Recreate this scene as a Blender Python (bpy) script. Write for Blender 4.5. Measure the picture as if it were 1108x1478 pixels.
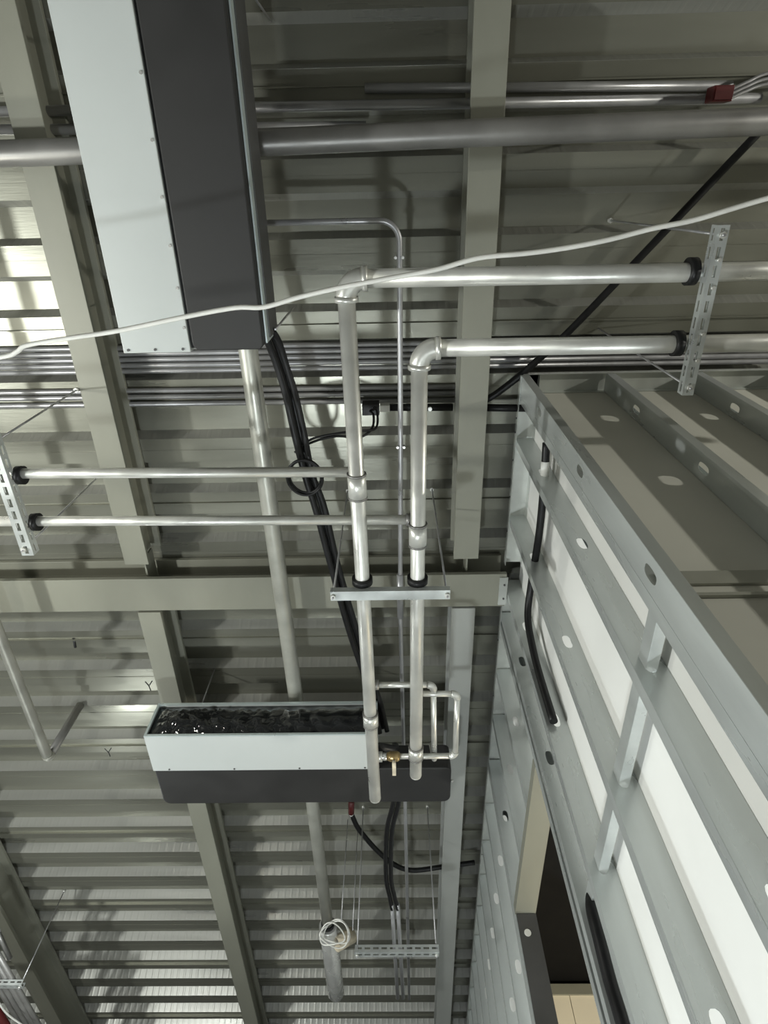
import bpy, math, random
from mathutils import Vector, Matrix
random.seed(7)
scene = bpy.context.scene
for o in list(bpy.data.objects):
    bpy.data.objects.remove(o, do_unlink=True)
col = scene.collection

# ------------------------------------------------------------------ camera, light, exposure
S = 2.8            # metres from the lens up to the underside of the deck
EYE = 1.6          # camera height above the floor
def V(x, y, z):    # layout units (deck height above the lens = 1) -> metres
    return Vector((x * S, y * S, EYE + z * S))

yaw, pit, rol = -0.0344646, 1.0870805, 0.0148772
fwd = Vector((math.sin(yaw) * math.cos(pit), math.cos(yaw) * math.cos(pit), math.sin(pit)))
rgt = Vector((math.cos(yaw), -math.sin(yaw), 0))
upv = rgt.cross(fwd)
cr, sr = math.cos(rol), math.sin(rol)
r2, u2 = rgt * cr + upv * sr, upv * cr - rgt * sr
cam = bpy.data.cameras.new('camera'); cam.sensor_fit = 'HORIZONTAL'; cam.sensor_width = 36
cam.lens = 879.595 / 1108 * 36; cam.clip_start = 0.02
camo = bpy.data.objects.new('camera', cam); col.objects.link(camo)
m = Matrix((r2, u2, -fwd)).transposed().to_4x4(); m.translation = (0, 0, EYE)
camo.matrix_world = m
scene.camera = camo

world = bpy.data.worlds.new('world'); scene.world = world; world.use_nodes = True
world.node_tree.nodes['Background'].inputs[0].default_value = (0.75, 0.8, 0.85, 1)
world.node_tree.nodes['Background'].inputs[1].default_value = 0.02

def lamp(name, loc, power, colr, radius=0.1):
    d = bpy.data.lights.new(name, 'POINT'); d.energy = power; d.color = colr; d.shadow_soft_size = radius
    o = bpy.data.objects.new(name, d); col.objects.link(o); o.location = loc
    return o
lamp('work_light_far', V(-0.82, 1.42, 0.58), 24, (0.95, 1.0, 0.98), 0.05)
lamp('work_light_left', V(-0.70, 0.24, 0.58), 28, (1.0, 0.985, 0.88), 0.05)
lamp('work_light_right', V(1.52, -0.28, 0.50), 255, (1.0, 0.985, 0.88), 0.05)
lamp('added_fill_ahead', V(-0.20, 0.74, -0.50), 190, (0.90, 0.97, 1.0), 0.08)  # unseen fill, added to brighten the farther deck webs and pipe undersides
lamp('added_fill_flood', V(-1.42, 0.32, -0.12), 470, (0.97, 1.0, 0.96), 0.10)  # unseen low fill, added to lift the undersides from the left
vs = scene.view_settings
vs.view_transform = 'Standard'; vs.look = 'None'; vs.exposure = -0.17; vs.gamma = 1.0; vs.use_curve_mapping = False

# ------------------------------------------------------------------ materials
def mat(name, base, rough=0.5, metal=0.0, var=0.12, scale=6.0, stretch=(1, 1, 1), bump=0.0, bscale=60.0, rvar=0.1, coat=0.0, spots=None, spec=0.5):
    m = bpy.data.materials.new(name); m.use_nodes = True
    nt = m.node_tree; N = nt.nodes; L = nt.links
    b = N['Principled BSDF']
    tc = N.new('ShaderNodeTexCoord'); mp = N.new('ShaderNodeMapping'); mp.inputs['Scale'].default_value = stretch
    L.new(tc.outputs['Object'], mp.inputs['Vector'])
    n = N.new('ShaderNodeTexNoise'); n.inputs['Scale'].default_value = scale; n.inputs['Detail'].default_value = 5
    L.new(mp.outputs[0], n.inputs['Vector'])
    r = N.new('ShaderNodeMapRange'); r.inputs['From Min'].default_value = 0.3; r.inputs['From Max'].default_value = 0.7
    r.inputs['To Min'].default_value = 1 - var; r.inputs['To Max'].default_value = 1 + var
    L.new(n.outputs['Fac'], r.inputs['Value'])
    mx = N.new('ShaderNodeMix'); mx.data_type = 'RGBA'; mx.blend_type = 'MULTIPLY'; mx.inputs[0].default_value = 1
    mx.inputs[6].default_value = (*base, 1); L.new(r.outputs[0], mx.inputs[7])
    out = mx.outputs[2]
    if spots:
        n2 = N.new('ShaderNodeTexNoise'); n2.inputs['Scale'].default_value = spots[0]; n2.inputs['Detail'].default_value = 3
        L.new(mp.outputs[0], n2.inputs['Vector'])
        r2_ = N.new('ShaderNodeMapRange'); r2_.inputs['From Min'].default_value = spots[1]; r2_.inputs['From Max'].default_value = spots[1] + 0.08
        L.new(n2.outputs['Fac'], r2_.inputs['Value'])
        m2 = N.new('ShaderNodeMix'); m2.data_type = 'RGBA'; L.new(r2_.outputs[0], m2.inputs[0])
        L.new(out, m2.inputs[6]); m2.inputs[7].default_value = (*spots[2], 1); out = m2.outputs[2]
    L.new(out, b.inputs['Base Color'])
    b.inputs['Metallic'].default_value = metal
    rr = N.new('ShaderNodeMapRange'); rr.inputs['From Min'].default_value = 0.3; rr.inputs['From Max'].default_value = 0.7
    b.inputs['Specular IOR Level'].default_value = spec
    rr.inputs['To Min'].default_value = max(0.03, rough - rvar); rr.inputs['To Max'].default_value = min(1, rough + rvar)
    L.new(n.outputs['Fac'], rr.inputs['Value']); L.new(rr.outputs[0], b.inputs['Roughness'])
    if coat: b.inputs['Coat Weight'].default_value = coat
    if bump:
        nb = N.new('ShaderNodeTexNoise'); nb.inputs['Scale'].default_value = bscale; nb.inputs['Detail'].default_value = 3
        L.new(mp.outputs[0], nb.inputs['Vector'])
        bp = N.new('ShaderNodeBump'); bp.inputs['Strength'].default_value = bump; bp.inputs['Distance'].default_value = 0.004
        L.new(nb.outputs['Fac'], bp.inputs['Height']); L.new(bp.outputs[0], b.inputs['Normal'])
    return m

M = {}
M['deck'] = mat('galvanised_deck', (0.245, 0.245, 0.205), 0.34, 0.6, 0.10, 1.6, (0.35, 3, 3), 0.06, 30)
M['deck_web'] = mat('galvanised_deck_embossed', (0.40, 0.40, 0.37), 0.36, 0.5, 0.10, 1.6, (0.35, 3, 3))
def emboss(m):                     # row of pressed dimples along the rib web
    nt = m.node_tree; N = nt.nodes; L = nt.links
    tc = N.new('ShaderNodeTexCoord'); sp = N.new('ShaderNodeSeparateXYZ'); L.new(tc.outputs['Object'], sp.inputs[0])
    a = N.new('ShaderNodeMath'); a.operation = 'MULTIPLY'; a.inputs[1].default_value = 2 * math.pi / 0.055; L.new(sp.outputs['X'], a.inputs[0])
    s = N.new('ShaderNodeMath'); s.operation = 'SINE'; L.new(a.outputs[0], s.inputs[0])
    q = N.new('ShaderNodeMapRange'); q.inputs['From Min'].default_value = 0.3; q.inputs['From Max'].default_value = 0.9; L.new(s.outputs[0], q.inputs['Value'])
    bp = N.new('ShaderNodeBump'); bp.inputs['Strength'].default_value = 0.25; bp.inputs['Distance'].default_value = 0.003
    L.new(q.outputs[0], bp.inputs['Height']); L.new(bp.outputs[0], N['Principled BSDF'].inputs['Normal'])
emboss(M['deck_web'])
M['primer'] = mat('beam_primer_paint', (0.235, 0.235, 0.192), 0.5, 0.0, 0.10, 3, (1, 0.4, 1), 0.05, 40)
M['primer_lit'] = mat('beam_primer_paint_lit', (0.36, 0.37, 0.35), 0.42, 0.1, 0.10, 3, (1, 0.4, 1), 0.05, 40)  # lit copy of the beam primer: the stronger light is put into the colour
M['galv'] = mat('galvanised_sheet', (0.60, 0.63, 0.62), 0.33, 0.55, 0.16, 7, (1, 1, 0.15), 0.04, 60)
M['track'] = mat('galvanised_track', (0.58, 0.60, 0.57), 0.42, 0.5, 0.16, 6, (1, 1, 1), 0.04, 60)
M['board'] = mat('white_gypsum_board', (0.84, 0.84, 0.81), 0.75, 0.0, 0.05, 2.0, (1, 1, 1), 0.03, 80)
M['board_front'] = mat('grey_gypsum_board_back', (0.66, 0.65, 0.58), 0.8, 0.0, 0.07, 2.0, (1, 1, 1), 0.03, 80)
M['strap'] = mat('steel_strap', (0.38, 0.38, 0.33), 0.5, 0.3)
M['pipe'] = mat('zinc_pipe', (0.70, 0.70, 0.66), 0.36, 0.55, 0.12, 9, (1, 1, 1), 0.05, 50)
M['pipe_old'] = mat('grey_steel_pipe', (0.46, 0.46, 0.41), 0.38, 0.4, 0.16, 7, (1, 1, 1), 0.06, 40)
M['pipe_dull'] = mat('dusty_steel_pipe', (0.25, 0.245, 0.235), 0.42, 0.5, 0.18, 4, (1, 1, 1), 0.08, 30)
M['conduit'] = mat('zinc_conduit', (0.42, 0.42, 0.43), 0.36, 0.6, 0.10, 8)
M['shiny'] = mat('polished_steel', (0.74, 0.74, 0.72), 0.24, 0.65, 0.08, 6)
M['white'] = mat('white_enamel_panel', (0.54, 0.57, 0.56), 0.40, 0.0, 0.03, 1.5, (1, 1, 1), 0.015, 12)
M['rim'] = mat('pale_blue_metal_rim', (0.60, 0.68, 0.68), 0.35, 0.4, 0.06, 5)
M['black'] = mat('matt_black_foam_panel', (0.021, 0.0205, 0.020), 0.6, 0.0, 0.15, 4, (1, 1, 1), 0.05, 40, spots=(3.0, 0.72, (0.06, 0.06, 0.06)))
M['film'] = mat('black_plastic_film', (0.010, 0.011, 0.012), 0.10, 0.0, 0.2, 6, (1, 1, 1), 1.0, 11, rvar=0.05, coat=0.6)
M['rubber'] = mat('black_rubber', (0.010, 0.010, 0.0105), 0.45, 0.0, 0.2, 20, spec=0.3)
M['dark'] = mat('dark_grey_metal', (0.09, 0.09, 0.09), 0.5, 0.2, 0.15, 5)
M['wire_white'] = mat('white_cable_sheath', (0.88, 0.87, 0.82), 0.45, 0.0, 0.05, 12)
M['red'] = mat('red_plastic', (0.10, 0.012, 0.012), 0.45, 0.0, 0.1, 8)
M['brass'] = mat('brass_valve', (0.45, 0.33, 0.16), 0.35, 0.8, 0.2, 30)
M['paper'] = mat('beige_paper_wrap', (0.62, 0.55, 0.42), 0.8, 0.0, 0.25, 30)
M['cream'] = mat('cream_painted_board', (0.82, 0.76, 0.62), 0.7, 0.0, 0.03, 3)
M['void'] = mat('unlit_ceiling_black', (0.006, 0.006, 0.006), 0.9, spec=0.1)  # near-black colour stands in for the dark of an unlit ceiling
M['floor'] = mat('concrete_floor', (0.17, 0.168, 0.155), 0.7, 0.0, 0.12, 3, (1, 1, 1), 0.05, 20)
M['wall'] = mat('grey_block_wall', (0.14, 0.14, 0.13), 0.8, 0.0, 0.1, 2)
M['compound'] = mat('white_joint_compound', (0.80, 0.80, 0.76), 0.7, 0.0, 0.06, 20)
M['ink'] = mat('black_marker_ink', (0.03, 0.03, 0.03), 0.6)

# ------------------------------------------------------------------ mesh helpers
class MB:
    def __init__(s): s.v = []; s.f = []; s.sm = []; s.mi = []
    def face(s, idx, smooth=False, mi=0): s.f.append(idx); s.sm.append(smooth); s.mi.append(mi)
    def quad(s, a, b, c, d, mi=0):
        n = len(s.v); s.v += [Vector(a), Vector(b), Vector(c), Vector(d)]; s.face((n, n + 1, n + 2, n + 3), False, mi)
    def box(s, a, b, mi=0):
        x0, y0, z0 = a; x1, y1, z1 = b; n = len(s.v)
        s.v += [Vector(p) for p in ((x0, y0, z0), (x1, y0, z0), (x1, y1, z0), (x0, y1, z0), (x0, y0, z1), (x1, y0, z1), (x1, y1, z1), (x0, y1, z1))]
        for q in ((0, 3, 2, 1), (4, 5, 6, 7), (0, 1, 5, 4), (1, 2, 6, 5), (2, 3, 7, 6), (3, 0, 4, 7)):
            s.face(tuple(n + i for i in q), False, mi)
        return s
    def hbox(s, a, b, mi=0):          # box given in layout units
        a, b = V(*a), V(*b)
        return s.box([min(a[i], b[i]) for i in range(3)], [max(a[i], b[i]) for i in range(3)], mi)
    def tube(s, pts, r, seg=16, caps=True, radii=None, mi=0):
        pts = [Vector(p) for p in pts]; n0 = len(s.v); k = len(pts)
        t0 = (pts[1] - pts[0]).normalized()
        ref = Vector((0, 0, 1)) if abs(t0.z) < 0.9 else Vector((1, 0, 0))
        u = t0.cross(ref).normalized(); prev = t0
        for i, p in enumerate(pts):
            t = (pts[min(i + 1, k - 1)] - pts[max(i - 1, 0)]).normalized()
            q = prev.rotation_difference(t); u = (q @ u).normalized(); u = (u - t * u.dot(t)).normalized(); prev = t
            w = t.cross(u); rad = radii[i] if radii else r
            for j in range(seg):
                a = 2 * math.pi * j / seg
                s.v.append(p + u * (rad * math.cos(a)) + w * (rad * math.sin(a)))
        for i in range(k - 1):
            for j in range(seg):
                j2 = (j + 1) % seg
                s.face((n0 + i * seg + j, n0 + i * seg + j2, n0 + (i + 1) * seg + j2, n0 + (i + 1) * seg + j), True, mi)
        if caps:
            s.face(tuple(n0 + j for j in range(seg))[::-1], False, mi)
            s.face(tuple(n0 + (k - 1) * seg + j for j in range(seg)), False, mi)
        return s
    def htube(s, pts, r, seg=16, **kw): return s.tube([V(*p) for p in pts], r * S, seg, **kw)
    def prism(s, poly, fn, a, b, mi=0):   # poly of 2D points swept from a to b; fn(u, v, t) -> point
        n = len(s.v); k = len(poly)
        s.v += [Vector(fn(u, v, a)) for u, v in poly] + [Vector(fn(u, v, b)) for u, v in poly]
        for i in range(k):
            j = (i + 1) % k; s.face((n + i, n + j, n + k + j, n + k + i), False, mi)
        s.face(tuple(range(n, n + k))[::-1], False, mi); s.face(tuple(range(n + k, n + 2 * k)), False, mi)
        return s
    def build(s, name, mats, parent=None, bevel=0.0, solid=0.0, kind=None):
        me = bpy.data.meshes.new(name)
        if parent:
            base = Vector(parent['_o'])
        else:
            lo = Vector([min(p[i] for p in s.v) for i in range(3)]); hi = Vector([max(p[i] for p in s.v) for i in range(3)])
            base = (lo + hi) / 2; base.z = lo.z
        me.from_pydata([tuple(p - base) for p in s.v], [], s.f); me.update()
        for p, sm, mi in zip(me.polygons, s.sm, s.mi): p.use_smooth = sm; p.material_index = mi
        if not isinstance(mats, (list, tuple)): mats = [mats]
        for q in mats: me.materials.append(M[q])
        import bmesh
        bm = bmesh.new(); bm.from_mesh(me); bmesh.ops.recalc_face_normals(bm, faces=bm.faces); bm.to_mesh(me); bm.free()
        o = bpy.data.objects.new(name, me); col.objects.link(o)
        o['_o'] = tuple(base)
        if parent: o.parent = parent
        else: o.location = base
        if solid:
            md = o.modifiers.new('thickness', 'SOLIDIFY'); md.thickness = solid; md.offset = 0
        if bevel:
            md = o.modifiers.new('edge', 'BEVEL'); md.width = bevel; md.segments = 2; md.limit_method = 'ANGLE'
        if kind: o['kind'] = kind
        return o

def tag(o, label, cat, group=None):
    o['label'] = label; o['category'] = cat
    if group: o['group'] = group
    return o
def thing(name, base, label, cat, group=None):
    o = bpy.data.objects.new(name, None); o.empty_display_size = 0.05; col.objects.link(o)
    o.location = base; o['_o'] = tuple(base)
    return tag(o, label, cat, group)
def structure(name, base):
    o = bpy.data.objects.new(name, None); col.objects.link(o); o.location = base; o['_o'] = tuple(base); o['kind'] = 'structure'
    return o
def smooth_path(pts, n=6):            # Catmull-Rom through layout points, in metres
    P = [V(*p) for p in pts]; P = [P[0] * 2 - P[1]] + P + [P[-1] * 2 - P[-2]]; out = []
    for i in range(1, len(P) - 2):
        a, b, c, d = P[i - 1:i + 3]
        for k in range(n):
            t = k / n
            out.append(0.5 * ((2 * b) + (c - a) * t + (2 * a - 5 * b + 4 * c - d) * t * t + (3 * b - a - 3 * c + d) * t ** 3))
    out.append(P[-2]); return out
def arc(c, a, b, r, n=8):             # quarter bend: corner c, unit directions a (towards start) and b (towards end)
    c, a, b = V(*c), Vector(a), Vector(b); r *= S; o = c + (a + b) * r; pts = []
    for i in range(n + 1):
        t = math.pi / 2 * i / n
        pts.append(o - b * (r * math.cos(t)) - a * (r * math.sin(t)))
    return pts

# ------------------------------------------------------------------ structure: floor, outer walls
XL, XR, YB, YF = -2.2, 1.9, -1.3, 2.75
ZF = -EYE / S
def slab(name, a, b, mt):
    o = MB().hbox(a, b).build(name, mt); o['kind'] = 'structure'; return o
slab('floor', (XL, YB, ZF - 0.05), (XR, YF, ZF), 'floor')
slab('wall_left', (XL - 0.05, YB, ZF), (XL, YF, 1.1), 'wall')
slab('wall_back', (XL, YB - 0.05, ZF), (XR, YB, 1.1), 'wall')
slab('wall_far', (XL, YF, ZF), (XR, YF + 0.05, 1.1), 'wall')

# ------------------------------------------------------------------ ceiling: ribbed steel deck, one sheet = three ribs
PITCH, DEP, WEB = 0.1046, 0.022, 0.009
FLAT = (PITCH - 2 * WEB) / 2
ceiling = MB().hbox((XL, YB, 1.03), (XR, YF, 1.08)).build('ceiling', 'dark'); ceiling['kind'] = 'structure'
def deck_sheet(y0, first):
    b = MB(); x0, x1 = V(XL, 0, 0).x, V(XR, 0, 0).x
    base = Vector(ceiling['_o'])
    prof = []
    for k in range(3):
        y = k * PITCH
        c = 0.0035 if k else 0.0
        prof += [(y, 1.0, 0), (y + 0.0195, 1.0, 0)]
        if k == 0: prof += [(y + 0.0196, 0.9955, 0), (y + 0.0212, 0.9955, 0), (y + 0.0213, 1.0, 0)]     # standing side seam
        else: prof += [(y + 0.0195, 1.0008, 0), (y + 0.0215, 1.0008, 0), (y + 0.0215, 1.0, 0)]
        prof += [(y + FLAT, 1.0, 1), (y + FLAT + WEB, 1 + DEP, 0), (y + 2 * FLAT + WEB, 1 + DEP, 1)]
    prof.append((3 * PITCH, 1.0, 0))
    n = len(prof)
    for y, z, _ in prof:
        p = V(0, y0 + y, z); b.v += [Vector((x0, p.y, p.z)), Vector((x1, p.y, p.z))]
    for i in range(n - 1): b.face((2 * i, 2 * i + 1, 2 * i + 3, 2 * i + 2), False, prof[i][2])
    return b
Y0 = 0.479 - 0.1046 * 0
k = -6; mesh = None
while True:
    y0 = 0.479 + k * 3 * PITCH
    if y0 > YF: break
    if mesh is None:
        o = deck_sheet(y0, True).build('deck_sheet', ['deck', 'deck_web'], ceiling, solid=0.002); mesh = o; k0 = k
    else:
        o = mesh.copy(); col.objects.link(o); o.location = (0, (k - k0) * 3 * PITCH * S, 0)
    k += 1

# ------------------------------------------------------------------ steel beams
def ibeam_y(x, ya, yb, zb, w, label, mt='primer', zt=0.998, tf=0.008, tw=0.005, cope=None):
    def sec(w_):
        return [(x - w_ / 2, zb), (x + w_ / 2, zb), (x + w_ / 2, zb + tf), (x + tw / 2, zb + tf), (x + tw / 2, zt - tf), (x + w_ / 2, zt - tf), (x + w_ / 2, zt), (x - w_ / 2, zt), (x - w_ / 2, zt - tf), (x - tw / 2, zt - tf), (x - tw / 2, zb + tf), (x - w_ / 2, zb + tf)]
    b = MB().prism(sec(w), lambda u, v, t: V(u, t, v), ya, yb)
    return tag(b.build('steel_beam', mt, bevel=0.002), label, 'steel beam')
ZB = 0.925
ibeam_y(-0.464, YB + 0.01, 0.585, ZB, 0.043, 'olive grey steel beam running beside the overhead unit, above the thin level pipes')
ibeam_y(0.1275, YB + 0.01, 0.583, ZB, 0.044, 'olive grey steel beam above the elbows of the two thick pipes')
ibeam_y(-0.464, 0.692, YF - 0.01, ZB, 0.043, 'grey steel beam passing behind the white and black unit with plastic film')
ibeam_y(0.1275, 0.692, YF - 0.01, ZB, 0.044, 'brightly lit steel beam nearest the stud wall, beyond the cross beam', 'primer_lit')
ibeam_y(-1.057, YB + 0.01, YF - 0.01, 0.91, 0.046, 'dark grey steel beam in the lower left corner above the conduit rack')
xc = thing('cross_beam', V(-0.8, 0.652, ZB), 'wide olive cross beam spanning between the two rows of beams', 'steel beam')
w, tf, tw, zt = 0.071, 0.009, 0.006, 0.998
sec = [(0.652 - w / 2, ZB), (0.652 + w / 2, ZB), (0.652 + w / 2, ZB + tf), (0.652 + tw / 2, ZB + tf), (0.652 + tw / 2, zt - tf), (0.652 + w / 2, zt - tf), (0.652 + w / 2, zt), (0.652 - w / 2, zt), (0.652 - w / 2, zt - tf), (0.652 - tw / 2, zt - tf), (0.652 - tw / 2, ZB + tf), (0.652 - w / 2, ZB + tf)]
MB().prism(sec, lambda u, v, t: V(t, u, v), XL + 0.01, 0.203).build('beam_profile', 'primer', xc, bevel=0.002)
pl = MB().hbox((0.190, 0.622, ZB - 0.004), (0.205, 0.682, ZB - 0.0005)).build('end_plate', 'track', xc, bevel=0.001)
pl['label'] = 'bright galvanised end plate'
for yy in (0.637, 0.667):
    MB().htube([(0.199, yy, ZB - 0.0065), (0.199, yy, ZB - 0.004)], 0.0018, 6).build('bolt', 'dark', xc)
for x_ in (-0.464, 0.1275):           # shear tabs where the long beams meet the cross beam
    MB().hbox((x_ + 0.003, 0.586, 0.945), (x_ + 0.006, 0.6495, 0.985)).build('shear_tab', 'primer', xc)

# ------------------------------------------------------------------ stud walls
WX, WB = 0.207, 0.2365       # outer face of studs, face of board (wall along the depth of the hall)
WY, WYB = 0.2635, 0.2935     # same for the wall that faces the camera
ZT = 0.972
HOLES = [0.415 + 0.206 * i for i in range(-4, 3)]
def plate(b, fn, u0, u1, v0, v1, holes, ru=0.0055, rv=0.0125):
    """sheet in the u,v plane with oval punch-outs"""
    uc = (u0 + u1) / 2; v = v0
    for h in holes:
        if h - rv * 1.6 < v or h + rv * 1.6 > v1: continue
        lo, hi = h - rv * 1.5, h + rv * 1.5
        b.quad(fn(u0, v), fn(u1, v), fn(u1, lo), fn(u0, lo))
        n = 16; s0 = len(b.v); out = []
        for i in range(n):
            a = 2 * math.pi * (i + 0.5) / n; ca, sa = math.cos(a), math.sin(a)
            kk = 1 / max(abs(ca), abs(sa))
            out.append((uc + ca * kk * (u1 - u0) / 2, h + sa * kk * rv * 1.5))
            b.v.append(Vector(fn(*out[-1])))
        for i in range(n):
            a = 2 * math.pi * (i + 0.5) / n; ca, sa = math.cos(a), math.sin(a)
            b.v.append(Vector(fn(uc + ru * math.copysign(abs(ca) ** 0.7, ca), h + rv * math.copysign(abs(sa) ** 0.8, sa))))
        for i in range(n):
            j = (i + 1) % n; b.face((s0 + i, s0 + j, s0 + n + j, s0 + n + i))
        for cu, cv in ((u0, lo), (u1, lo), (u1, hi), (u0, hi)):      # corner fillers
            near = sorted(range(n), key=lambda i: (out[i][0] - cu) ** 2 * 4 + (out[i][1] - cv) ** 2)[:2]
            n1 = len(b.v); b.v.append(Vector(fn(cu, cv))); b.face((n1, s0 + near[0], s0 + near[1]))
        v = hi
    b.quad(fn(u0, v), fn(u1, v), fn(u1, v1), fn(u0, v1))
def stud_mesh(axis, z0, z1, depth, fl=0.0125, holes=HOLES, flip=1, d0=WX, p0=0.0):
    """C stud: web at p=0 across the wall depth, flanges running along the wall"""
    b = MB()
    P = (lambda d, p, z: V(d, p, z)) if axis == 'y' else (lambda d, p, z: V(p, d, z))
    plate(b, lambda u, v: P(u, p0, v), d0, d0 + depth, z0, z1, holes)
    for d, s_ in ((d0, 1), (d0 + depth, -1)):
        q = p0 + fl * flip
        b.quad(P(d, p0, z0), P(d, q, z0), P(d, q, z1), P(d, p0, z1))
        b.quad(P(d, q, z0), P(d + s_ * 0.004, q, z0), P(d + s_ * 0.004, q, z1), P(d, q, z1))
    return b
def studs(parent, axis, positions, z0, z1, depth, d0, flip=1):
    first = None
    for p in positions:
        if first is None:
            first = stud_mesh(axis, z0, z1, depth, d0=d0, flip=flip, p0=p).build('stud', 'galv', parent, solid=0.0016); pp = p
        else:
            o = first.copy(); col.objects.link(o)
            o.location = (0, (p - pp) * S, 0) if axis == 'y' else ((p - pp) * S, 0, 0)

wr = structure('wall_right', V(WX, 1.2, ZF))
DEPTH = WB - WX - 0.0005
HEAD = 0.633; J0, J1 = 0.770, 1.150
studs(wr, 'y', [0.294, 0.372, 0.5195, 0.6585, 0.735], ZF + 0.004, ZT - 0.004, DEPTH, WX)
studs(wr, 'y', [J1, 1.165, 1.30, 1.44, 1.58, 1.72, 1.86, 2.0, 2.14, 2.28, 2.42, 2.56], ZF + 0.004, ZT - 0.004, DEPTH, WX)
studs(wr, 'y', [0.88, 1.01], HEAD + 0.012, ZT - 0.004, DEPTH, WX)
studs(wr, 'y', [J0], ZF + 0.004, ZT - 0.004, DEPTH, WX, flip=-1)
# corner stud: its punched web is the end face of the camera-facing wall
b = MB()
plate(b, lambda u, v: V(WX, u, v), WY, WYB, ZF + 0.004, ZT - 0.004, HOLES)
b.quad(V(WX, WY, ZF + .004), V(WX + 0.0125, WY, ZF + .004), V(WX + 0.0125, WY, ZT - .004), V(WX, WY, ZT - .004))
b.quad(V(WX, WYB, ZF + .004), V(WX + 0.0125, WYB, ZF + .004), V(WX + 0.0125, WYB, ZT - .004), V(WX, WYB, ZT - .004))
b.build('corner_stud', 'galv', wr, solid=0.0016)
def track(parent, axis, p0, p1, d0, d1, z, leg, name='top_track', mt='track'):
    P = (lambda d, p, zz: V(d, p, zz)) if axis == 'y' else (lambda d, p, zz: V(p, d, zz))
    b = MB()
    b.quad(P(d0, p0, z), P(d1, p0, z), P(d1, p1, z), P(d0, p1, z))
    for d in (d0, d1): b.quad(P(d, p0, z), P(d, p1, z), P(d, p1, z - leg), P(d, p0, z - leg))
    return b.build(name, mt, parent, solid=0.0016)
for a, c in ((WY, 0.62), (0.685, 1.5), (1.503, YF - 0.01)):
    track(wr, 'y', a, c, WX - 0.0012, WB - 0.0008, ZT, 0.014)
for yy, zz in ((0.335, .964), (0.36, .964), (0.41, .964), (0.48, .964), (0.55, .964), (0.80, .964), (0.95, .964)):
    MB().htube([(WX - 0.0030, yy, zz), (WX - 0.0012, yy, zz)], 0.0016, 8).build('screw', 'dark', wr)
# window-like opening: header, sill-side jamb liner
hd = MB(); hd.hbox((WX - 0.001, J0 - 0.001, HEAD), (WB + 0.006, J1 + 0.001, HEAD + 0.004)); hd.hbox((WX - 0.001, J0 - 0.001, HEAD + 0.004), (WX + 0.001, J1 + 0.001, HEAD + 0.016))
hd.build('header_track', 'primer', wr)
MB().hbox((WX + 0.0005, J1 - 0.0035, ZF + 0.01), (WB + 0.006, J1 - 0.0012, HEAD - 0.001)).build('jamb_liner', 'dark', wr)
MB().htube([(0.2215, J1 - 0.0045, 0.60), (0.2215, J1 - 0.0034, 0.60)], 0.006, 12).build('punch_hole', 'compound', wr)
MB().hbox((WX + 0.0005, J0 + 0.0012, ZF + 0.01), (WX + 0.004, J0 + 0.0032, HEAD - 0.001)).build('jamb_bead', 'galv', wr)
# white boards on the room side of the studs
BT = 0.006
for a, c in ((WYB + 0.002, 0.5255), (0.5262, J0)):
    MB().hbox((WB, a, ZF), (WB + BT, c, ZT - 0.002)).build('gypsum_board', 'board', wr)
MB().hbox((WB, J0 + 0.0006, HEAD + 0.005), (WB + BT, J1 - 0.0006, ZT - 0.002)).build('gypsum_board', 'board', wr)
for a, c in ((J1, 1.58), (1.5806, 2.0), (2.0006, 2.42), (2.4206, YF - 0.005)):
    MB().hbox((WB, a, ZF), (WB + BT, c, ZT - 0.002)).build('gypsum_board', 'board', wr)
# cold-rolled bridging channel threaded through the punch-outs
for zc, ya, yb in ((0.415, 0.296, 0.742),):
    b = MB(); xa, xb, h = 0.2165, 0.2265, 0.0085
    b.quad(V(xa, ya, zc + h), V(xa, yb, zc + h), V(xa, yb, zc - h), V(xa, ya, zc - h))
    b.quad(V(xa, ya, zc + h), V(xa, yb, zc + h), V(xb, yb, zc + h), V(xb, ya, zc + h))
    b.quad(V(xa, ya, zc - h), V(xa, yb, zc - h), V(xb, yb, zc - h), V(xb, ya, zc - h))
    b.build('bridging_channel', 'galv', wr, solid=0.0016)

wf = structure('wall_front', V(0.6, WY, ZF))
studs(wf, 'x', [0.343, 0.480, 0.617, 0.754, 0.891, 1.03, 1.17, 1.31], ZF + 0.004, ZT - 0.004, WYB - WY - 0.0005, WY)
track(wf, 'x', WX + 0.003, 1.45, WY - 0.0012, WYB - 0.0008, ZT, 0.010)
for za, zb_ in ((ZF, 0.4375), (0.4385, ZT - 0.002)):
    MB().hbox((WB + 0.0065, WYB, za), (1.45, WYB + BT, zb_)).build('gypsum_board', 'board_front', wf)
MB().hbox((WX + 0.014, WYB - 0.0028, 0.4185), (1.45, WYB - 0.0004, 0.4372)).build('joint_strap', 'strap', wf)
MB().hbox((WX + 0.014, WYB - 0.0032, 0.4015), (1.45, WYB - 0.0004, 0.4055)).build('joint_bead', 'strap', wf)
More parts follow.
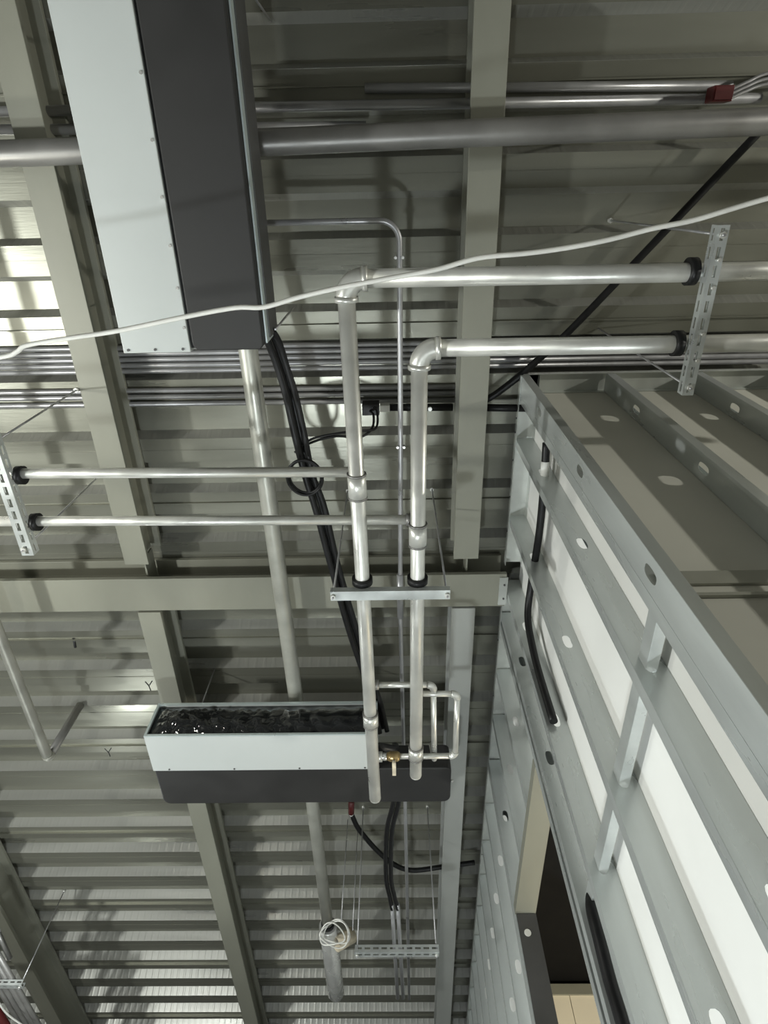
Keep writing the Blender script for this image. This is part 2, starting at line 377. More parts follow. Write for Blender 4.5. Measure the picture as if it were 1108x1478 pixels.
# room behind the opening: ceiling coloured black for its unlit dark, cream panels below a beam
wi = structure('wall_inner', V(0.6, 1.6, ZF))
for a, c in ((WB + BT + 0.002, 0.375), (0.3765, 0.52), (0.5215, 0.67), (0.6715, 1.45)):
    MB().hbox((a, 1.60, ZF), (c, 1.61, 0.7067)).build('cream_panel', 'cream', wi)
MB().hbox((WB + BT + 0.002, 1.594, 0.7067), (1.45, 1.61, 0.727)).build('top_rail', 'primer', wi)
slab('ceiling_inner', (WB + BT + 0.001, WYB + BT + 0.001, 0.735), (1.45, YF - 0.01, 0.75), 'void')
slab('wall_side', (1.45, WY, ZF), (1.47, YF - 0.01, 0.96), 'wall')
lamp('room_lamp', V(0.95, 1.25, 0.2), 150, (1.0, 0.93, 0.78), 0.1)

# ------------------------------------------------------------------ trapeze hangers
def strut_mesh(p0, p1, axis, side=1, w=0.015, hgt=0.0145, slot=0.010, gap=0.0065, plain=False):
    """slotted strut channel: bottom plate and both sides carry slots. p0..p1 along axis, p = (x,y,ztop)"""
    b = MB(); x0, y0, z1 = p0; L = (p1[0] - x0) if axis == 'x' else (p1[1] - y0)
    def P(t, c, z): return V(x0 + t, y0 + c, z) if axis == 'x' else V(x0 + c, y0 + t, z)
    n = max(2, int(round(L / (slot + gap)))); st = L / n; g = st * 0.33
    z0 = z1 - hgt; t = 0.0008
    def strip(u0, u1, fn, tt):
        if plain: box_(0, L, u0, u1, fn); return
        e = (u1 - u0) * 0.35
        for a_, c_ in ((u0, u0 + e), (u1 - e, u1)): box_(0, L, a_, c_, fn)
        for i in range(n + 1):
            a_ = max(0, i * st - g / 2); c_ = min(L, i * st + g / 2); box_(a_, c_, u0 + e, u1 - e, fn)
    def box_(ta, tb, ua, ub, fn):
        pa, pb = fn(ta, ua, 0), fn(tb, ub, 1)
        b.box([min(pa[i], pb[i]) for i in range(3)], [max(pa[i], pb[i]) for i in range(3)])
    strip(-w / 2, w / 2, lambda tt, u, k_: P(tt, u, z0 + k_ * t), t)
    strip(z0 + t, z1, lambda tt, u, k_: P(tt, -w / 2 + k_ * t, u), t)
    strip(z0 + t, z1, lambda tt, u, k_: P(tt, w / 2 - k_ * t, u), t)
    return b
def trapeze(label, p0, p1, axis, rods, ztop, clamps, group=None, w=0.015, hgt=0.0145, bolts=(), plain=False):
    mid = [(p0[i] + p1[i]) / 2 for i in range(2)]
    t = thing('trapeze_hanger', V(mid[0], mid[1], p0[2] - hgt), label, 'hanger', group)
    strut_mesh(p0, p1, axis, w=w, hgt=hgt, plain=plain).build('strut_channel', 'galv', t)
    for (x, y) in rods:
        MB().htube([(x, y, p0[2] - hgt - 0.006), (x, y, ztop)], 0.0014, 8).build('threaded_rod', 'conduit', t)
        MB().htube([(x, y, p0[2] - hgt - 0.0035), (x, y, p0[2] - hgt - 0.0002)], 0.0036, 6).build('nut', 'pipe', t)
        MB().htube([(x, y, ztop - 0.006), (x, y, ztop)], 0.0038, 6).build('anchor_nut', 'pipe', t)
    for (x, y, z, r, ax) in clamps:
        h = 0.0045
        a_, c_ = ((x - h, y, z), (x + h, y, z)) if ax == 'x' else ((x, y - h, z), (x, y + h, z))
        MB().htube([a_, c_], r * 1.45, 20).build('rubber_clamp', 'rubber', t)
    for (x, y) in bolts:
        MB().htube([(x, y, p0[2] - hgt - 0.003), (x, y, p0[2] - hgt + 0.0005)], 0.0022, 6).build('clamp_bolt', 'pipe', t)
    return t
ZP, RP = 0.69, 0.0097
trapeze('slotted steel trapeze hanger holding the two thick pipes above the corner of the stud wall', (0.331, 0.036, ZP - RP), (0.331, 0.209, ZP - RP), 'y',
        [(0.331, 0.045), (0.331, 0.200)], 1.017, [(0.3175, 0.0812, ZP, RP, 'x'), (0.3175, 0.156, ZP, RP, 'x')], w=0.0125, hgt=0.0125,
        bolts=[(0.333, 0.068), (0.333, 0.095), (0.333, 0.142), (0.333, 0.170)])
trapeze('plain trapeze hanger carrying the two thick pipes below the cross beam', (-0.0865, 0.478, ZP - RP - 0.0006), (0.0735, 0.478, ZP - RP - 0.0006), 'x',
        [(-0.083, 0.478), (0.0695, 0.478)], 0.9995, [(-0.0442, 0.4665, ZP, RP, 'y'), (0.0307, 0.4665, ZP, RP, 'y')], w=0.0145, hgt=0.010, plain=True)
ZL, RL = 0.708, 0.0066
trapeze('perforated trapeze hanger at the left edge under the two thin level pipes', (-0.487, 0.245, ZL - RL), (-0.487, 0.418, ZL - RL), 'y',
        [(-0.4895, 0.262), (-0.4895, 0.408)], 0.926, [(-0.4755, 0.3105, ZL, RL * 1.25, 'x'), (-0.4755, 0.3785, ZL, RL * 1.25, 'x')], w=0.016, hgt=0.014)

# ------------------------------------------------------------------ the two thick pipes with elbows
def elbow_pipe(label, xa, xb, yx, y_end, x_far, couplings):
    t = thing('elbow_pipe', V(xa, yx, ZP - RP), label, 'pipe')
    R = 0.019
    MB().htube([(xa + R + 0.004, yx, ZP), (0.66, yx + 0.002, ZP)], RP, 20).build('pipe', 'pipe', t)
    MB().htube([(xa, yx + R + 0.004, ZP), (xb, y_end, ZP)], RP, 20).build('pipe', 'pipe', t)
    el = MB().tube(arc((xa, yx, ZP), (1, 0, 0), (0, 1, 0), R, 10), (RP + 0.0018) * S, 20).build('elbow', 'pipe', t)
    MB().htube([(xa + R - 0.001, yx, ZP), (xa + R + 0.0045, yx, ZP)], RP + 0.0034, 20).build('elbow_collar', 'pipe', el)
    MB().htube([(xa, yx + R - 0.001, ZP), (xa, yx + R + 0.0045, ZP)], RP + 0.0034, 20).build('elbow_collar', 'pipe', el)
    for (c0, c1) in couplings:
        f = lambda y: xa + (xb - xa) * (y - yx) / (y_end - yx)
        cp = MB().htube([(f(c0), c0, ZP), (f(c1), c1, ZP)], RP + 0.0020, 20).build('coupling', 'pipe', t)
        for yy in (c0, c1):
            MB().htube([(f(yy), yy - 0.0013, ZP), (f(yy), yy + 0.0013, ZP)], RP + 0.0026, 20).build('coupling_ring', 'pipe_dull', cp)
    # rounded end cap
    pts = []; rad = []
    for i in range(6):
        a = math.pi / 2 * i / 5; pts.append(V(xb, y_end + RP * 0.7 * math.sin(a), ZP)); rad.append(max(0.0005, RP * S * math.cos(a) * 1.02))
    MB().tube(pts, 0, 20, radii=rad).build('end_cap', 'pipe', t)
    return t
elbow_pipe('thick zinc pipe with the nearer elbow, ending over the black nozzle', -0.0476, -0.0392, 0.0812, 0.910, 0, [(0.309, 0.341), (0.714, 0.738)])
elbow_pipe('thick zinc pipe with the farther elbow, beside the stud wall', 0.0317, 0.0294, 0.156, 0.853, 0, [(0.381, 0.412), (0.788, 0.812)])

# thin level pipes that feed the thick ones
def level_pipe(label, y, x_end):
    t = thing('level_pipe', V(-0.2, y, ZL - RL), label, 'pipe')
    MB().htube([(-0.62, y - 0.003, ZL), (x_end - 0.005, y + 0.002, ZL - 0.006)], RL, 16).build('pipe', 'pipe', t)
    MB().htube([(x_end - 0.0065, y + 0.002, ZL - 0.006), (x_end, y + 0.002, ZL - 0.006)], RL + 0.002, 16).build('union', 'pipe_dull', t)
level_pipe('thin level pipe joining the nearer thick pipe at its coupling', 0.309, -0.0475)
level_pipe('thin level pipe crossing under the nearer thick pipe to the farther one', 0.3785, 0.0225)

# small branch loops beside the lower unit
def branch(label, pts_fn, fittings, r=0.0046):
    t = thing('branch_pipe', pts_fn[0], label, 'pipe')
    return t
zb_ = 0.70; rb = 0.0046
t = thing('branch_pipe', V(-0.03, 0.665, zb_), 'small branch pipe from the nearer thick pipe, turning towards the black nozzle', 'pipe')
MB().htube([(-0.030, 0.665, zb_), (0.047, 0.666, zb_)], rb, 14).build('pipe', 'pipe', t)
MB().tube(arc((0.0565, 0.666, zb_), (-1, 0, 0), (0, 1, 0), 0.0095, 7), (rb + 0.0011) * S, 14).build('elbow', 'pipe', t)
MB().htube([(0.0565, 0.6755, zb_), (0.061, 0.84, zb_ + 0.01), (0.061, 0.88, 0.775)], rb, 14).build('pipe', 'pipe', t)
MB().htube([(-0.034, 0.665, zb_), (-0.027, 0.665, zb_)], rb + 0.003, 14).build('union', 'pipe_dull', t)
t = thing('branch_pipe', V(0.04, 0.684, zb_), 'small square looped branch pipe from the farther thick pipe to the valve', 'pipe')
MB().htube([(0.036, 0.684, zb_), (0.084, 0.685, zb_)], rb, 14).build('pipe', 'pipe', t)
MB().tube(arc((0.0935, 0.685, zb_), (-1, 0, 0), (0, 1, 0), 0.0095, 7), (rb + 0.0011) * S, 14).build('elbow', 'pipe', t)
MB().htube([(0.0935, 0.6945, zb_), (0.0945, 0.812, zb_)], rb, 14).build('pipe', 'pipe', t)
MB().tube(arc((0.0945, 0.8215, zb_), (0, -1, 0), (-1, 0, 0), 0.0095, 7), (rb + 0.0011) * S, 14).build('elbow', 'pipe', t)
MB().htube([(0.085, 0.8215, zb_), (0.004, 0.8215, zb_)], rb, 14).build('pipe', 'pipe', t)
t = thing('valve', V(-0.004, 0.8215, zb_ - 0.01), 'brass and chrome valve at the end of the square loop', 'valve')
MB().htube([(-0.018, 0.8215, zb_), (-0.012, 0.8215, zb_), (0.0, 0.8215, zb_), (0.004, 0.8215, zb_)], 0, 12, radii=[0.006 * S, 0.0085 * S, 0.0085 * S, 0.006 * S]).build('body', 'brass', t)
MB().htube([(-0.006, 0.8215, zb_ - 0.008), (-0.006, 0.8215, zb_ - 0.016)], 0.003, 10).build('stem', 'shiny', t)
MB().hbox((-0.009, 0.815, zb_ - 0.0185), (-0.003, 0.845, zb_ - 0.016)).build('lever', 'paper', t)
MB().htube([(-0.030, 0.8215, zb_), (-0.018, 0.8215, zb_)], 0.0065, 6).build('union_nut', 'shiny', t)
t = thing('flexible_hose', V(-0.025, 0.84, 0.71), 'short black ribbed hose from the valve into the lower unit', 'hose')
MB().tube(smooth_path([(-0.028, 0.8215, 0.705), (-0.034, 0.826, 0.72), (-0.03, 0.85, 0.745), (-0.008, 0.872, 0.76), (-0.004, 0.9, 0.79)], 8), 0.0068 * S, 12).build('hose', 'rubber', t)
MB().htube([(-0.033, 0.822, 0.70), (-0.025, 0.822, 0.70)], 0.0085, 8).build('hose_end', 'shiny', t)

# ------------------------------------------------------------------ ceiling units
ZU, ZUT = 0.77, 0.8485
def rounded_rect(x0, x1, y0, y1, rads, n=6):     # radii for (x0,y0),(x1,y0),(x1,y1),(x0,y1)
    pts = []
    for (cx, cy, sx, sy, a0, r) in ((x0, y0, 1, 1, math.pi, rads[0]), (x1, y0, -1, 1, 1.5 * math.pi, rads[1]), (x1, y1, -1, -1, 0, rads[2]), (x0, y1, 1, -1, 0.5 * math.pi, rads[3])):
        if r <= 0: pts.append((cx, cy)); continue
        for i in range(n + 1):
            a = a0 + math.pi / 2 * i / n; pts.append((cx + sx * r + r * math.cos(a), cy + sy * r + r * math.sin(a)))
    return pts
def screw(x, y, z, parent, up=True):
    MB().htube([(x, y, z - 0.0012), (x, y, z + 0.001)], 0.0017, 8).build('screw', 'dark', parent)

# lower unit: open side wrapped in plastic film
x0, x1, y0, y1 = -0.4505, -0.036, 0.846, 0.936
u = thing('ceiling_unit', V(-0.2, 0.93, ZU), 'white and black ceiling unit with wrinkled plastic film on its open side', 'ceiling unit')
b = MB(); tk = 0.003
b.hbox((x0, y0 + tk, ZU), (x1, y1, ZU + tk)); b.hbox((x0, y0 + tk, ZUT - tk), (x1, y1, ZUT)); b.hbox((x0, y1 - tk, ZU + tk), (x1, y1, ZUT - tk))
cs = b.build('casing', 'white', u)
for xa_ in (x0, x1 - tk): MB().hbox((xa_, y0 + tk, ZU + tk), (xa_ + tk, y1 - tk, ZUT - tk)).build('end_panel', 'white', u)
b = MB(); e = 0.0042
b.hbox((x0, y0, ZU), (x1, y0 + tk, ZU + e)); b.hbox((x0, y0, ZUT - e), (x1, y0 + tk, ZUT)); b.hbox((x0, y0, ZU + e), (x0 + e, y0 + tk, ZUT - e)); b.hbox((x1 - e, y0, ZU + e), (x1, y0 + tk, ZUT - e))
b.build('front_rim', 'rim', u)
b = MB(); nx, nz = 90, 16; rnd = random.Random(3)
for j in range(nz + 1):
    for i in range(nx + 1):
        fx, fz = i / nx, j / nz
        edge = min(1, min(fx, 1 - fx) * 14, min(fz, 1 - fz) * 5)
        amp = 0.0075 * max(0.15, 1.15 - 1.2 * fx)
        dy = edge * (0.013 * math.sin(math.pi * fz) + 0.0025 * math.sin(fx * 9) * math.sin(fz * 3) + amp * (rnd.random() - 0.5) + 0.0016 * math.sin(fx * 70 + fz * 9 + 2 * math.sin(fz * 5)))
        b.v.append(V(x0 + e * 0.6 + fx * (x1 - x0 - 1.2 * e), y0 + 0.004 - dy * 0.8 + 0.003, ZU + e * 0.6 + fz * (ZUT - ZU - 1.2 * e)))
for j in range(nz):
    for i in range(nx):
        a = j * (nx + 1) + i; b.face((a, a + 1, a + nx + 2, a + nx + 1), True)
fl = b.build('plastic_film', 'film', u); fl['label'] = 'wrinkled glossy black plastic film'
nz_ = MB().prism(rounded_rect(x0 + 0.002, 0.0985, y1 + 0.0006, 1.030, (0, 0.010, 0.014, 0.014)), lambda p, q, s_: V(p, q, s_), ZU + 0.0012, ZU + 0.055).build('nozzle', 'black', u, bevel=0.006)
nz_['label'] = 'matt black rounded nozzle housing'
for xx in (-0.42, -0.30, -0.18, -0.06): screw(xx, y1 - 0.004, ZU, u)
kn = MB().htube([(0.0985, 0.985, ZU + 0.012), (0.104, 0.985, ZU + 0.012)], 0.0028, 10).build('drain_spigot', 'shiny', u)
for xx in (-0.39, -0.05):
    MB().htube([(xx, 0.90, ZUT), (xx, 0.90, 1.0)], 0.0014, 8).build('hanger_rod', 'conduit', u)
# upper unit
ux0, ux1, ux2, uy0, uy1 = -0.3365, -0.2520, -0.1600, -0.352, 0.173
u = thing('ceiling_unit', V(-0.25, 0.0, ZU), 'long white and black ceiling unit overhead at the upper left', 'ceiling unit')
MB().hbox((ux0, uy0, ZU), (ux1, uy1, ZUT)).build('casing', 'white', u, bevel=0.002)
MB().prism(rounded_rect(ux1 + 0.003, ux2, uy0, uy1 - 0.001, (0, 0.01, 0.008, 0.010)), lambda p, q, s_: V(p, q, s_), ZU + 0.0015, ZU + 0.070).build('nozzle', 'black', u, bevel=0.005)
MB().hbox((ux1 + 0.0002, uy0 + 0.004, ZU + 0.006), (ux1 + 0.0028, uy1 - 0.004, ZU + 0.06)).build('seam_gap', 'rubber', u)
MB().hbox((ux2 + 0.0008, uy0, ZU + 0.016), (ux2 + 0.0028, uy1 - 0.006, ZU + 0.060)).build('side_rail', 'rim', u)
MB().hbox((ux2 + 0.003, uy0, ZU + 0.030), (ux2 + 0.0045, uy1 - 0.010, ZUT + 0.008)).build('side_plate', 'dark', u)
for yy in (-0.115, -0.055, 0.0, 0.05, 0.097, 0.143):
    s_ = MB(); s_.htube([(ux1 - 0.003, yy, ZU - 0.0016), (ux1 - 0.003, yy, ZU + 0.001)], 0.0018, 8); s_.build('screw', 'shiny', u)
for xx in (-0.330, -0.296, -0.261): screw(xx, uy1 - 0.004, ZU, u)
for (xx, yy) in ((-0.150, 0.155), (-0.150, -0.2), (-0.34, 0.12)):
    MB().htube([(xx, yy, ZU + 0.04), (xx, yy, 1.0)], 0.0014, 8).build('hanger_rod', 'conduit', u)

# ------------------------------------------------------------------ large pipes
t = thing('steel_pipe', V(0, -0.06, 0.87), 'fat dusty steel pipe crossing the top of the view above the long unit', 'pipe')
MB().htube([(XL + 0.02, -0.046, 0.885), (-0.45, -0.053, 0.885), (0.1, -0.062, 0.885), (1.4, -0.078, 0.885)], 0.0152, 24).build('pipe', 'pipe_dull', t)
MB().htube([(-0.2, -0.059, 0.885), (-0.172, -0.059, 0.885)], 0.0175, 24).build('coupling', 'pipe_dull', t)
for xx in (0.30,): MB().htube([(xx, -0.064, 0.905), (xx, -0.064, 1.0)], 0.0016, 8).build('hanger_rod', 'pipe_dull', t)
t = thing('steel_pipe', V(-0.2, 1.0, 0.87), 'grey steel pipe crossing under the cross beam to a shiny capped end', 'pipe')
MB().htube([(-0.206, 0.0, 0.885), (-0.206, 0.20, 0.885), (-0.197, 0.87, 0.885), (-0.188, 1.18, 0.885), (-0.1845, 1.645, 0.885)], 0.0140, 24).build('pipe', 'pipe_old', t)
MB().htube([(-0.1845, 1.640, 0.885), (-0.1845, 1.653, 0.885)], 0.0165, 24).build('joint_ring', 'rubber', t)
e_ = MB().htube([(-0.1845, 1.653, 0.885), (-0.183, 1.985, 0.885), (-0.183, 2.0, 0.885), (-0.183, 2.008, 0.885)], 0, 24, radii=[0.0225 * S, 0.0225 * S, 0.017 * S, 0.006 * S]).build('end_sleeve', 'shiny', t)
e_['label'] = 'shiny fatter capped end sleeve'
t = thing('steel_pipe', V(-0.706, 0.7, 0.84), 'bare grey pipe at the left edge that turns up into the deck', 'pipe')
MB().htube([(-0.704, -0.5, 0.855), (-0.706, 0.990, 0.855)], 0.0095, 18).build('pipe', 'pipe_old', t)
MB().tube(arc((-0.706, 0.999, 0.855), (0, -1, 0), (0, 0, 1), 0.0085, 8), 0.0100 * S, 18).build('elbow', 'pipe_old', t)
MB().htube([(-0.706, 0.999, 0.863), (-0.706, 0.999, 0.9995)], 0.0085, 18).build('riser', 'pipe_dull', t)

# bundle collar and coil of wire on the capped pipe
t = tag(MB().tube([V(-0.165, 1.700, 0.865), V(-0.125, 1.715, 0.895)], 0.018 * S, 20, caps=False).build('paper_wrap', 'paper', solid=0.004), 'torn beige paper wrap beside the capped pipe end', 'wrap')
b = MB()
for kx, (dx, dz, rr) in enumerate(((0, 0, 0.036), (0.006, 0.003, 0.033), (-0.004, -0.003, 0.031))):
    pts = [V(-0.166 + dx + rr * math.cos(a), 1.640 + 0.012 * math.sin(a * 2 + kx) + rr * 1.05 * math.sin(a) * 0.85, 0.856 + dz - rr * 0.35 * math.sin(a)) for a in [2 * math.pi * i / 40 for i in range(41)]]
    b.tube(pts, 0.0016 * S, 8)
tag(b.build('wire_coil', 'wire_white'), 'small coil of white wire hanging on the capped pipe end', 'wire')

# ------------------------------------------------------------------ conduits under the deck
RC = 0.0042
def conduit_x(y, z, xa, xb, label, r=RC, group='conduits clipped under the deck', dy=0.004):
    t = tag(MB().htube([(xa, y - dy, z), (xb, y + dy, z)], r, 12).build('conduit', 'conduit'), label, 'conduit', group)
    return t
ord_ = ['nearest', 'second', 'third', 'fourth', 'farthest']
for i, y in enumerate((0.215, 0.2245, 0.234, 0.2435, 0.253)):
    conduit_x(y, 0.9945, -1.3, 0.62, ['nearest of the five parallel conduits beside the end of the long unit', 'second of the five parallel conduits beside the end of the long unit', 'middle of the five parallel conduits beside the end of the long unit', 'fourth of the five parallel conduits beside the end of the long unit', 'farthest of the five parallel conduits beside the end of the long unit'][i])
for i, y in enumerate((0.285, 0.2955, 0.308)):
    conduit_x(y, 0.9945, -1.3, 0.155, ['nearest of the three parallel conduits above the black junction box', 'middle of the three parallel conduits above the black junction box', 'farthest of the three parallel conduits beside the black junction box'][i], r=0.0044)
for i, (y, z, xa, xb) in enumerate(((-0.1045, 0.985, -0.6, 0.5), (-0.084, 0.985, -0.6, -0.03), (-0.120, 0.99, -0.03, 0.46))):
    conduit_x(y, z, xa, xb, ['long conduit just above the fat dusty pipe', 'short conduit between the long unit and the olive beam, beside the fat pipe', 'upper conduit ending at the red box'][i], r=0.0065 if i < 2 else 0.006)
# bent conduit
t = thing('bent_conduit', V(0.01, 1.0, 0.89), 'thin conduit that bends beside the nearer elbow and runs straight down the view', 'conduit')
zc = 0.905; rc = 0.0040
b = MB(); b.tube([V(-0.30, 0.033, zc), V(-0.014, 0.034, zc)] + arc((0.0135, 0.034, zc), (-1, 0, 0), (0, 1, 0), 0.026, 8) + [V(0.0125, 0.35, zc), V(0.009, 0.69, zc), V(0.0155, 1.219, zc), V(0.0225, 2.066, zc)], rc * S, 12)
b.build('tube', 'conduit', t)
MB().htube([(0.0095, 0.60, zc), (0.009, 0.695, zc)], rc + 0.0018, 12).build('coupling', 'conduit', t)
for yy in (0.080, 0.358):
    for dx in (-0.005, 0.005):
        MB().htube([(0.0128 + dx, yy, zc - 0.006), (0.0128 + dx, yy, zc + 0.002)], 0.0022, 8).build('clip_screw', 'shiny', t)
# red box with cables
t = thing('red_box', V(0.44, -0.103, 0.955), 'small dark red junction box at the top right beside the fat pipe', 'box')
MB().hbox((0.423, -0.113, 0.955), (0.449, -0.095, 0.978)).build('body', 'red', t, bevel=0.003)
MB().hbox((0.4245, -0.111, 0.953), (0.4475, -0.097, 0.955)).build('lid', 'red', t)
for i in range(3):
    t = tag(MB().tube(smooth_path([(0.4495, -0.109 + i * 0.005, 0.966), (0.47, -0.117 + i * 0.005, 0.968), (0.50, -0.127 + i * 0.006, 0.972), (0.58, -0.135 + i * 0.007, 0.975)], 6), 0.0022 * S, 8).build('grey_cable', 'conduit'),
            'thin grey cable leaving the red box to the right, %s of three' % ('lowest', 'middle', 'uppermost')[i], 'cable', 'cables from the red box')
# black cable across the deck on the right
tag(MB().tube(smooth_path([(0.56, -0.13, 0.962), (0.493, -0.053, 0.968), (0.361, 0.101, 0.97), (0.275, 0.199, 0.97), (0.226, 0.247, 0.97), (0.19, 0.28, 0.972), (0.155, 0.306, 0.975), (0.12, 0.318, 0.98)], 8), 0.0056 * S, 12).build('black_cable', 'rubber'),
    'black cable running diagonally under the deck at the upper right', 'cable')
# black junction box and its leads
t = thing('junction_box', V(-0.03, 0.314, 0.955), 'small black junction box with white tag under the deck between the thick pipes', 'box')
MB().hbox((-0.049, 0.305, 0.958), (-0.021, 0.324, 0.980)).build('body', 'rubber', t, bevel=0.002)
MB().hbox((-0.020, 0.309, 0.962), (-0.004, 0.320, 0.978)).build('white_tag', 'compound', t)
MB().htube([(-0.004, 0.3145, 0.970), (0.10, 0.317, 0.972)], 0.0062, 12).build('sleeve', 'rubber', t)
MB().htube([(0.062, 0.3165, 0.962), (0.062, 0.3165, 0.975)], 0.0035, 8).build('fixing_screw', 'shiny', t)
tag(MB().htube([(0.148, 0.3185, 0.972), (0.224, 0.321, 0.972)], 0.0062, 12).build('black_cable', 'rubber'), 'short black cable stub entering the stud wall at its top corner', 'cable')
for i, (dx, dz) in enumerate(((0, 0), (0.006, 0.005))):
    tag(MB().tube(smooth_path([(-0.148 + dx, 0.345 - dz, 0.855), (-0.12, 0.330 - dz, 0.858), (-0.085 + dx, 0.323 - dz, 0.862), (-0.05, 0.330 - 2 * dz, 0.875), (-0.032 + dx, 0.325, 0.90), (-0.03 + dx, 0.318 - dz, 0.94), (-0.036 + dx, 0.316 - dz, 0.957)], 8), 0.0019 * S, 8).build('thin_lead', 'rubber'),
        ('lower' if i == 0 else 'upper') + ' of two thin black leads drooping from the junction box to the cable bundle', 'cable', 'leads of the junction box')

# ------------------------------------------------------------------ black cable bundle from the upper unit
pathc = [(-0.172, 0.150, 0.815), (-0.168, 0.176, 0.84), (-0.160, 0.214, 0.85), (-0.152, 0.254, 0.85), (-0.145, 0.312, 0.85), (-0.135, 0.380, 0.85), (-0.123, 0.439, 0.85), (-0.107, 0.536, 0.85), (-0.085, 0.665, 0.85), (-0.065, 0.759, 0.85), (-0.043, 0.85, 0.845), (-0.033, 0.90, 0.82)]
for i, (dx, dz, r) in enumerate(((0, 0, 0.0052), (0.0105, 0.004, 0.0045), (0.005, 0.0115, 0.004))):
    w_ = [(x + dx * (1 + 0.35 * abs(math.sin(k_ * 1.3))), y, z + dz) for k_, (x, y, z) in enumerate(pathc)]
    tag(MB().tube(smooth_path(w_, 8), r * S, 10).build('black_cable', 'rubber'), ['thickest black cable of the bundle from the long unit to the filmed unit', 'right-hand black cable of the bundle from the long unit to the filmed unit', 'hindmost black cable of the bundle from the long unit to the filmed unit'][i], 'cable', 'black cable bundle')
b = MB()
for kx, (rr, tilt) in enumerate(((0.0265, 0.3), (0.0245, -0.4))):
    b.tube([V(-0.1335 + rr * math.cos(a), 0.380 + rr * 1.2 * math.sin(a), 0.839 + 0.006 * math.sin(a + tilt) + 0.003 * kx) for a in [2 * math.pi * i / 36 for i in range(37)]], 0.0022 * S, 8)
tag(b.build('cable_coil', 'rubber'), 'loose ring of spare black cable tied to the bundle', 'cable')

# white cable strung across the view
pw = [(-0.47, 0.145), (-0.385, 0.136), (-0.367, 0.131), (-0.355, 0.125), (-0.312, 0.119), (-0.263, 0.113), (-0.194, 0.101), (-0.147, 0.094), (-0.12, 0.094), (-0.087, 0.086), (-0.047, 0.078), (-0.002, 0.071), (0.043, 0.064), (0.081, 0.055), (0.124, 0.052), (0.161, 0.048), (0.198, 0.042), (0.234, 0.034), (0.269, 0.028), (0.303, 0.019), (0.33, 0.012), (0.42, -0.01)]
tag(MB().tube(smooth_path([(x, y, 0.6) for x, y in pw], 6), 0.0023 * S, 10).build('white_cable', 'wire_white'), 'white cable strung across the view in front of the pipes', 'cable')

# hose threaded through the stud wall
t = thing('wall_hose', V(0.22, 0.5, 0.6), 'thick black hose threaded through the stud wall with a white label', 'hose')
MB().tube(smooth_path([(0.2215, 0.325, 0.826), (0.2215, 0.385, 0.815), (0.2215, 0.466, 0.811), (0.2205, 0.560, 0.82), (0.2150, 0.615, 0.80), (0.2150, 0.640, 0.75), (0.2150, 0.648, 0.69), (0.2155, 0.650, 0.61)], 8), 0.0058 * S, 12).build('hose', 'rubber', t)
MB().htube([(0.2215, 0.352, 0.8205), (0.2215, 0.374, 0.8165)], 0.0064, 12).build('label_sleeve', 'compound', t)
tag(MB().tube(smooth_path([(0.226, 0.728, 0.425), (0.219, 0.722, 0.412), (0.2145, 0.716, 0.395), (0.214, 0.717, 0.37), (0.214, 0.721, 0.33), (0.214, 0.718, 0.29), (0.214, 0.715, 0.15)], 8), 0.0070 * S, 12).build('wall_hose', 'rubber'), 'black hose running down inside the jamb beside the dark opening', 'hose')

# ------------------------------------------------------------------ lower centre: hanger, cables, conduits
trapeze('slotted strut hanger beside the capped pipe end at the bottom of the view', (-0.0915, 1.348, 0.68), (0.0765, 1.348, 0.68), 'x', [(-0.087, 1.348), (0.0715, 1.348)], 1.0, [], w=0.018, hgt=0.014)
for i, (dx, ) in enumerate(((0.0,), (0.0115,))):
    tag(MB().tube(smooth_path([(-0.004 + dx, 1.03, 0.838), (-0.011 + dx, 1.14, 0.85), (-0.026 + dx, 1.231, 0.85), (-0.031 + dx, 1.392, 0.85), (-0.024 + dx, 1.47, 0.85), (-0.019 + dx * 1.2, 1.52, 0.85)], 8), 0.0051 * S, 10).build('black_cable', 'rubber'),
        ('left' if i == 0 else 'right') + ' black cable dropping from behind the nozzle into a conduit', 'cable', 'cables entering the lower conduits')
    tag(MB().htube([(-0.019 + dx * 1.2, 1.50, 0.85), (-0.010 + dx * 1.3, 1.935, 0.85)], 0.0048, 12).build('conduit', 'conduit'),
        ('left' if i == 0 else 'right') + ' short conduit below the black cables at the bottom of the view', 'conduit', 'short lower conduits')
t = thing('drain_cable', V(0.0, 1.45, 0.94), 'black cable with a red end sweeping behind the brightly lit beam', 'cable')
MB().tube(smooth_path([(-0.112, 1.312, 0.95), (-0.093, 1.375, 0.95), (-0.036, 1.470, 0.945), (0.024, 1.513, 0.94), (0.112, 1.508, 0.945), (0.19, 1.500, 0.95)], 8), 0.0060 * S, 10).build('cable', 'rubber', t)
e_ = MB().htube([(-0.110, 1.262, 0.95), (-0.1125, 1.306, 0.95)], 0.0072, 12).build('red_end', 'red', t); e_['label'] = 'dark red plug'
MB().htube([(-0.1125, 1.304, 0.95), (-0.1115, 1.318, 0.95)], 0.0055, 12).build('white_collar', 'compound', t)
for i, (xx, yy) in enumerate(((-0.128, 1.40), (-0.105, 1.44))):
    tag(MB().htube([(xx, yy, 0.76), (xx, yy, 1.0)], 0.0011, 6).build('hanger_wire', 'conduit'), ('left' if i == 0 else 'right') + ' thin hanging wire beside the red cable end', 'wire', 'thin hanging wires')

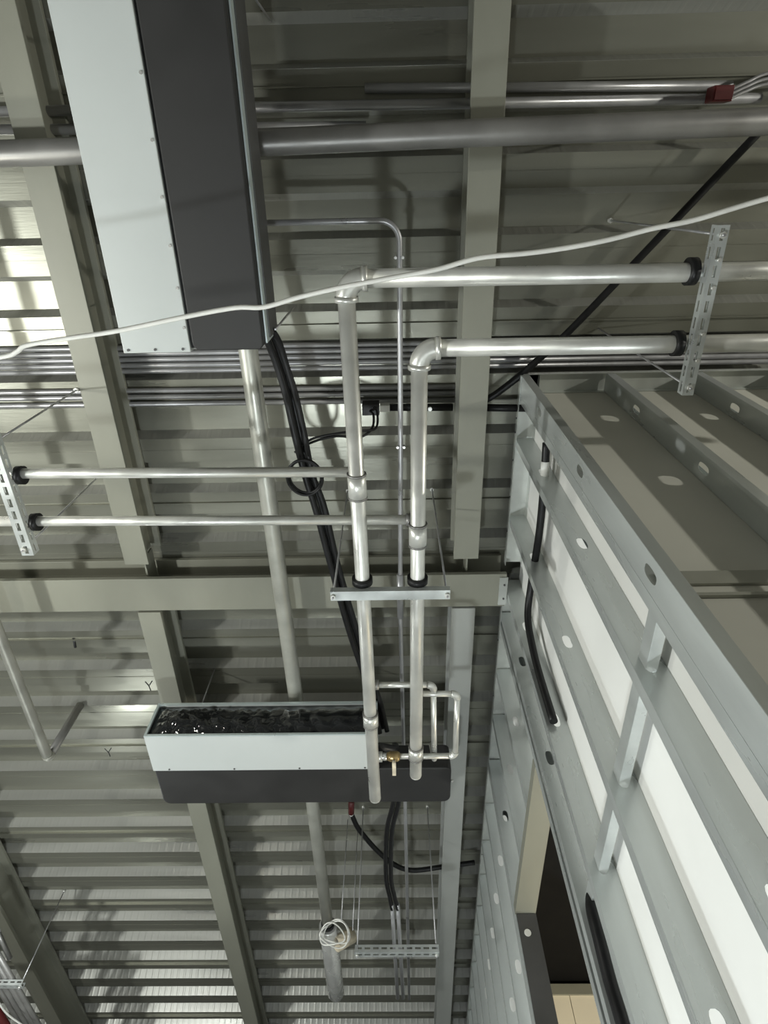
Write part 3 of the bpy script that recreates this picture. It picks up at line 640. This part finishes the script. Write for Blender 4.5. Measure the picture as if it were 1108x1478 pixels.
# ------------------------------------------------------------------ lower left: conduit rack
t = trapeze('small strut rack carrying conduits in the lower left corner', (-1.12, 1.69, 0.780), (-0.920, 1.69, 0.780), 'x', [(-0.926, 1.69)], 1.0, [], w=0.016, hgt=0.012)
for i, xx in enumerate((-0.955, -0.970, -0.986, -1.003)):
    tag(MB().htube([(xx, 1.42 if i > 1 else 1.55, 0.7865), (xx, YF - 0.05, 0.7865)], 0.0062, 12).build('conduit', 'pipe_dull'),
        ['first conduit from the beam', 'second conduit from the beam', 'third conduit from the beam', 'fourth conduit from the beam'][i] + ' on the lower left rack', 'conduit', 'conduits on the lower left rack')
b = MB(); b.tube([V(-0.99, 1.46, 0.80)] + [V(-0.962 + 0.022 * math.cos(a), 1.505 + 0.03 * math.sin(a), 0.80) for a in [math.pi * (1.2 - i * 1.3 / 10) + 0 for i in range(11)]] + [V(-0.945, 1.62, 0.797)], 0.0060 * S, 12)
tag(b.build('bent_conduit', 'pipe_dull'), 'hook shaped conduit end above the lower left rack', 'conduit')
tag(MB().htube([(-1.035, 1.60, 0.775), (-1.028, YF - 0.05, 0.775)], 0.0125, 16).build('red_pipe', 'red'), 'dark red pipe in the lower left corner below the rack', 'pipe')
tag(MB().tube(smooth_path([(-0.985, 1.66, 0.765), (-0.99, 1.74, 0.76), (-0.982, 1.80, 0.757), (-0.955, 1.87, 0.757), (-0.945, 1.95, 0.76)], 8), 0.0022 * S, 8).build('white_cable', 'wire_white'), 'short white cable across the red pipe in the lower left corner', 'cable')
# black marker strokes left by the fitters on the deck and a beam
def stroke(parent, x, y, z, segs, w=0.0022):
    b = MB()
    for (xa, ya, xb, yb) in segs:
        b.tube([V(x + xa, y + ya, z), V(x + xb, y + yb, z)], w * S * 0.5, 6)
    return b.build('marker_stroke', 'ink', parent)
for (mx, my) in ((-0.678, 1.150), (-0.541, 0.945)):
    stroke(ceiling, mx, my, 0.9995, ((0, 0, 0.010, -0.014),)); stroke(ceiling, mx, my, 0.9995, ((0, 0, -0.006, -0.012),)); stroke(ceiling, mx, my, 0.9995, ((0, 0, 0.001, 0.014),))
stroke(ceiling, -0.672, 0.825, 0.9995, ((0, -0.014, -0.003, 0.010),), 0.006)
for o in bpy.data.objects:
    if '_o' in o: del o['_o']
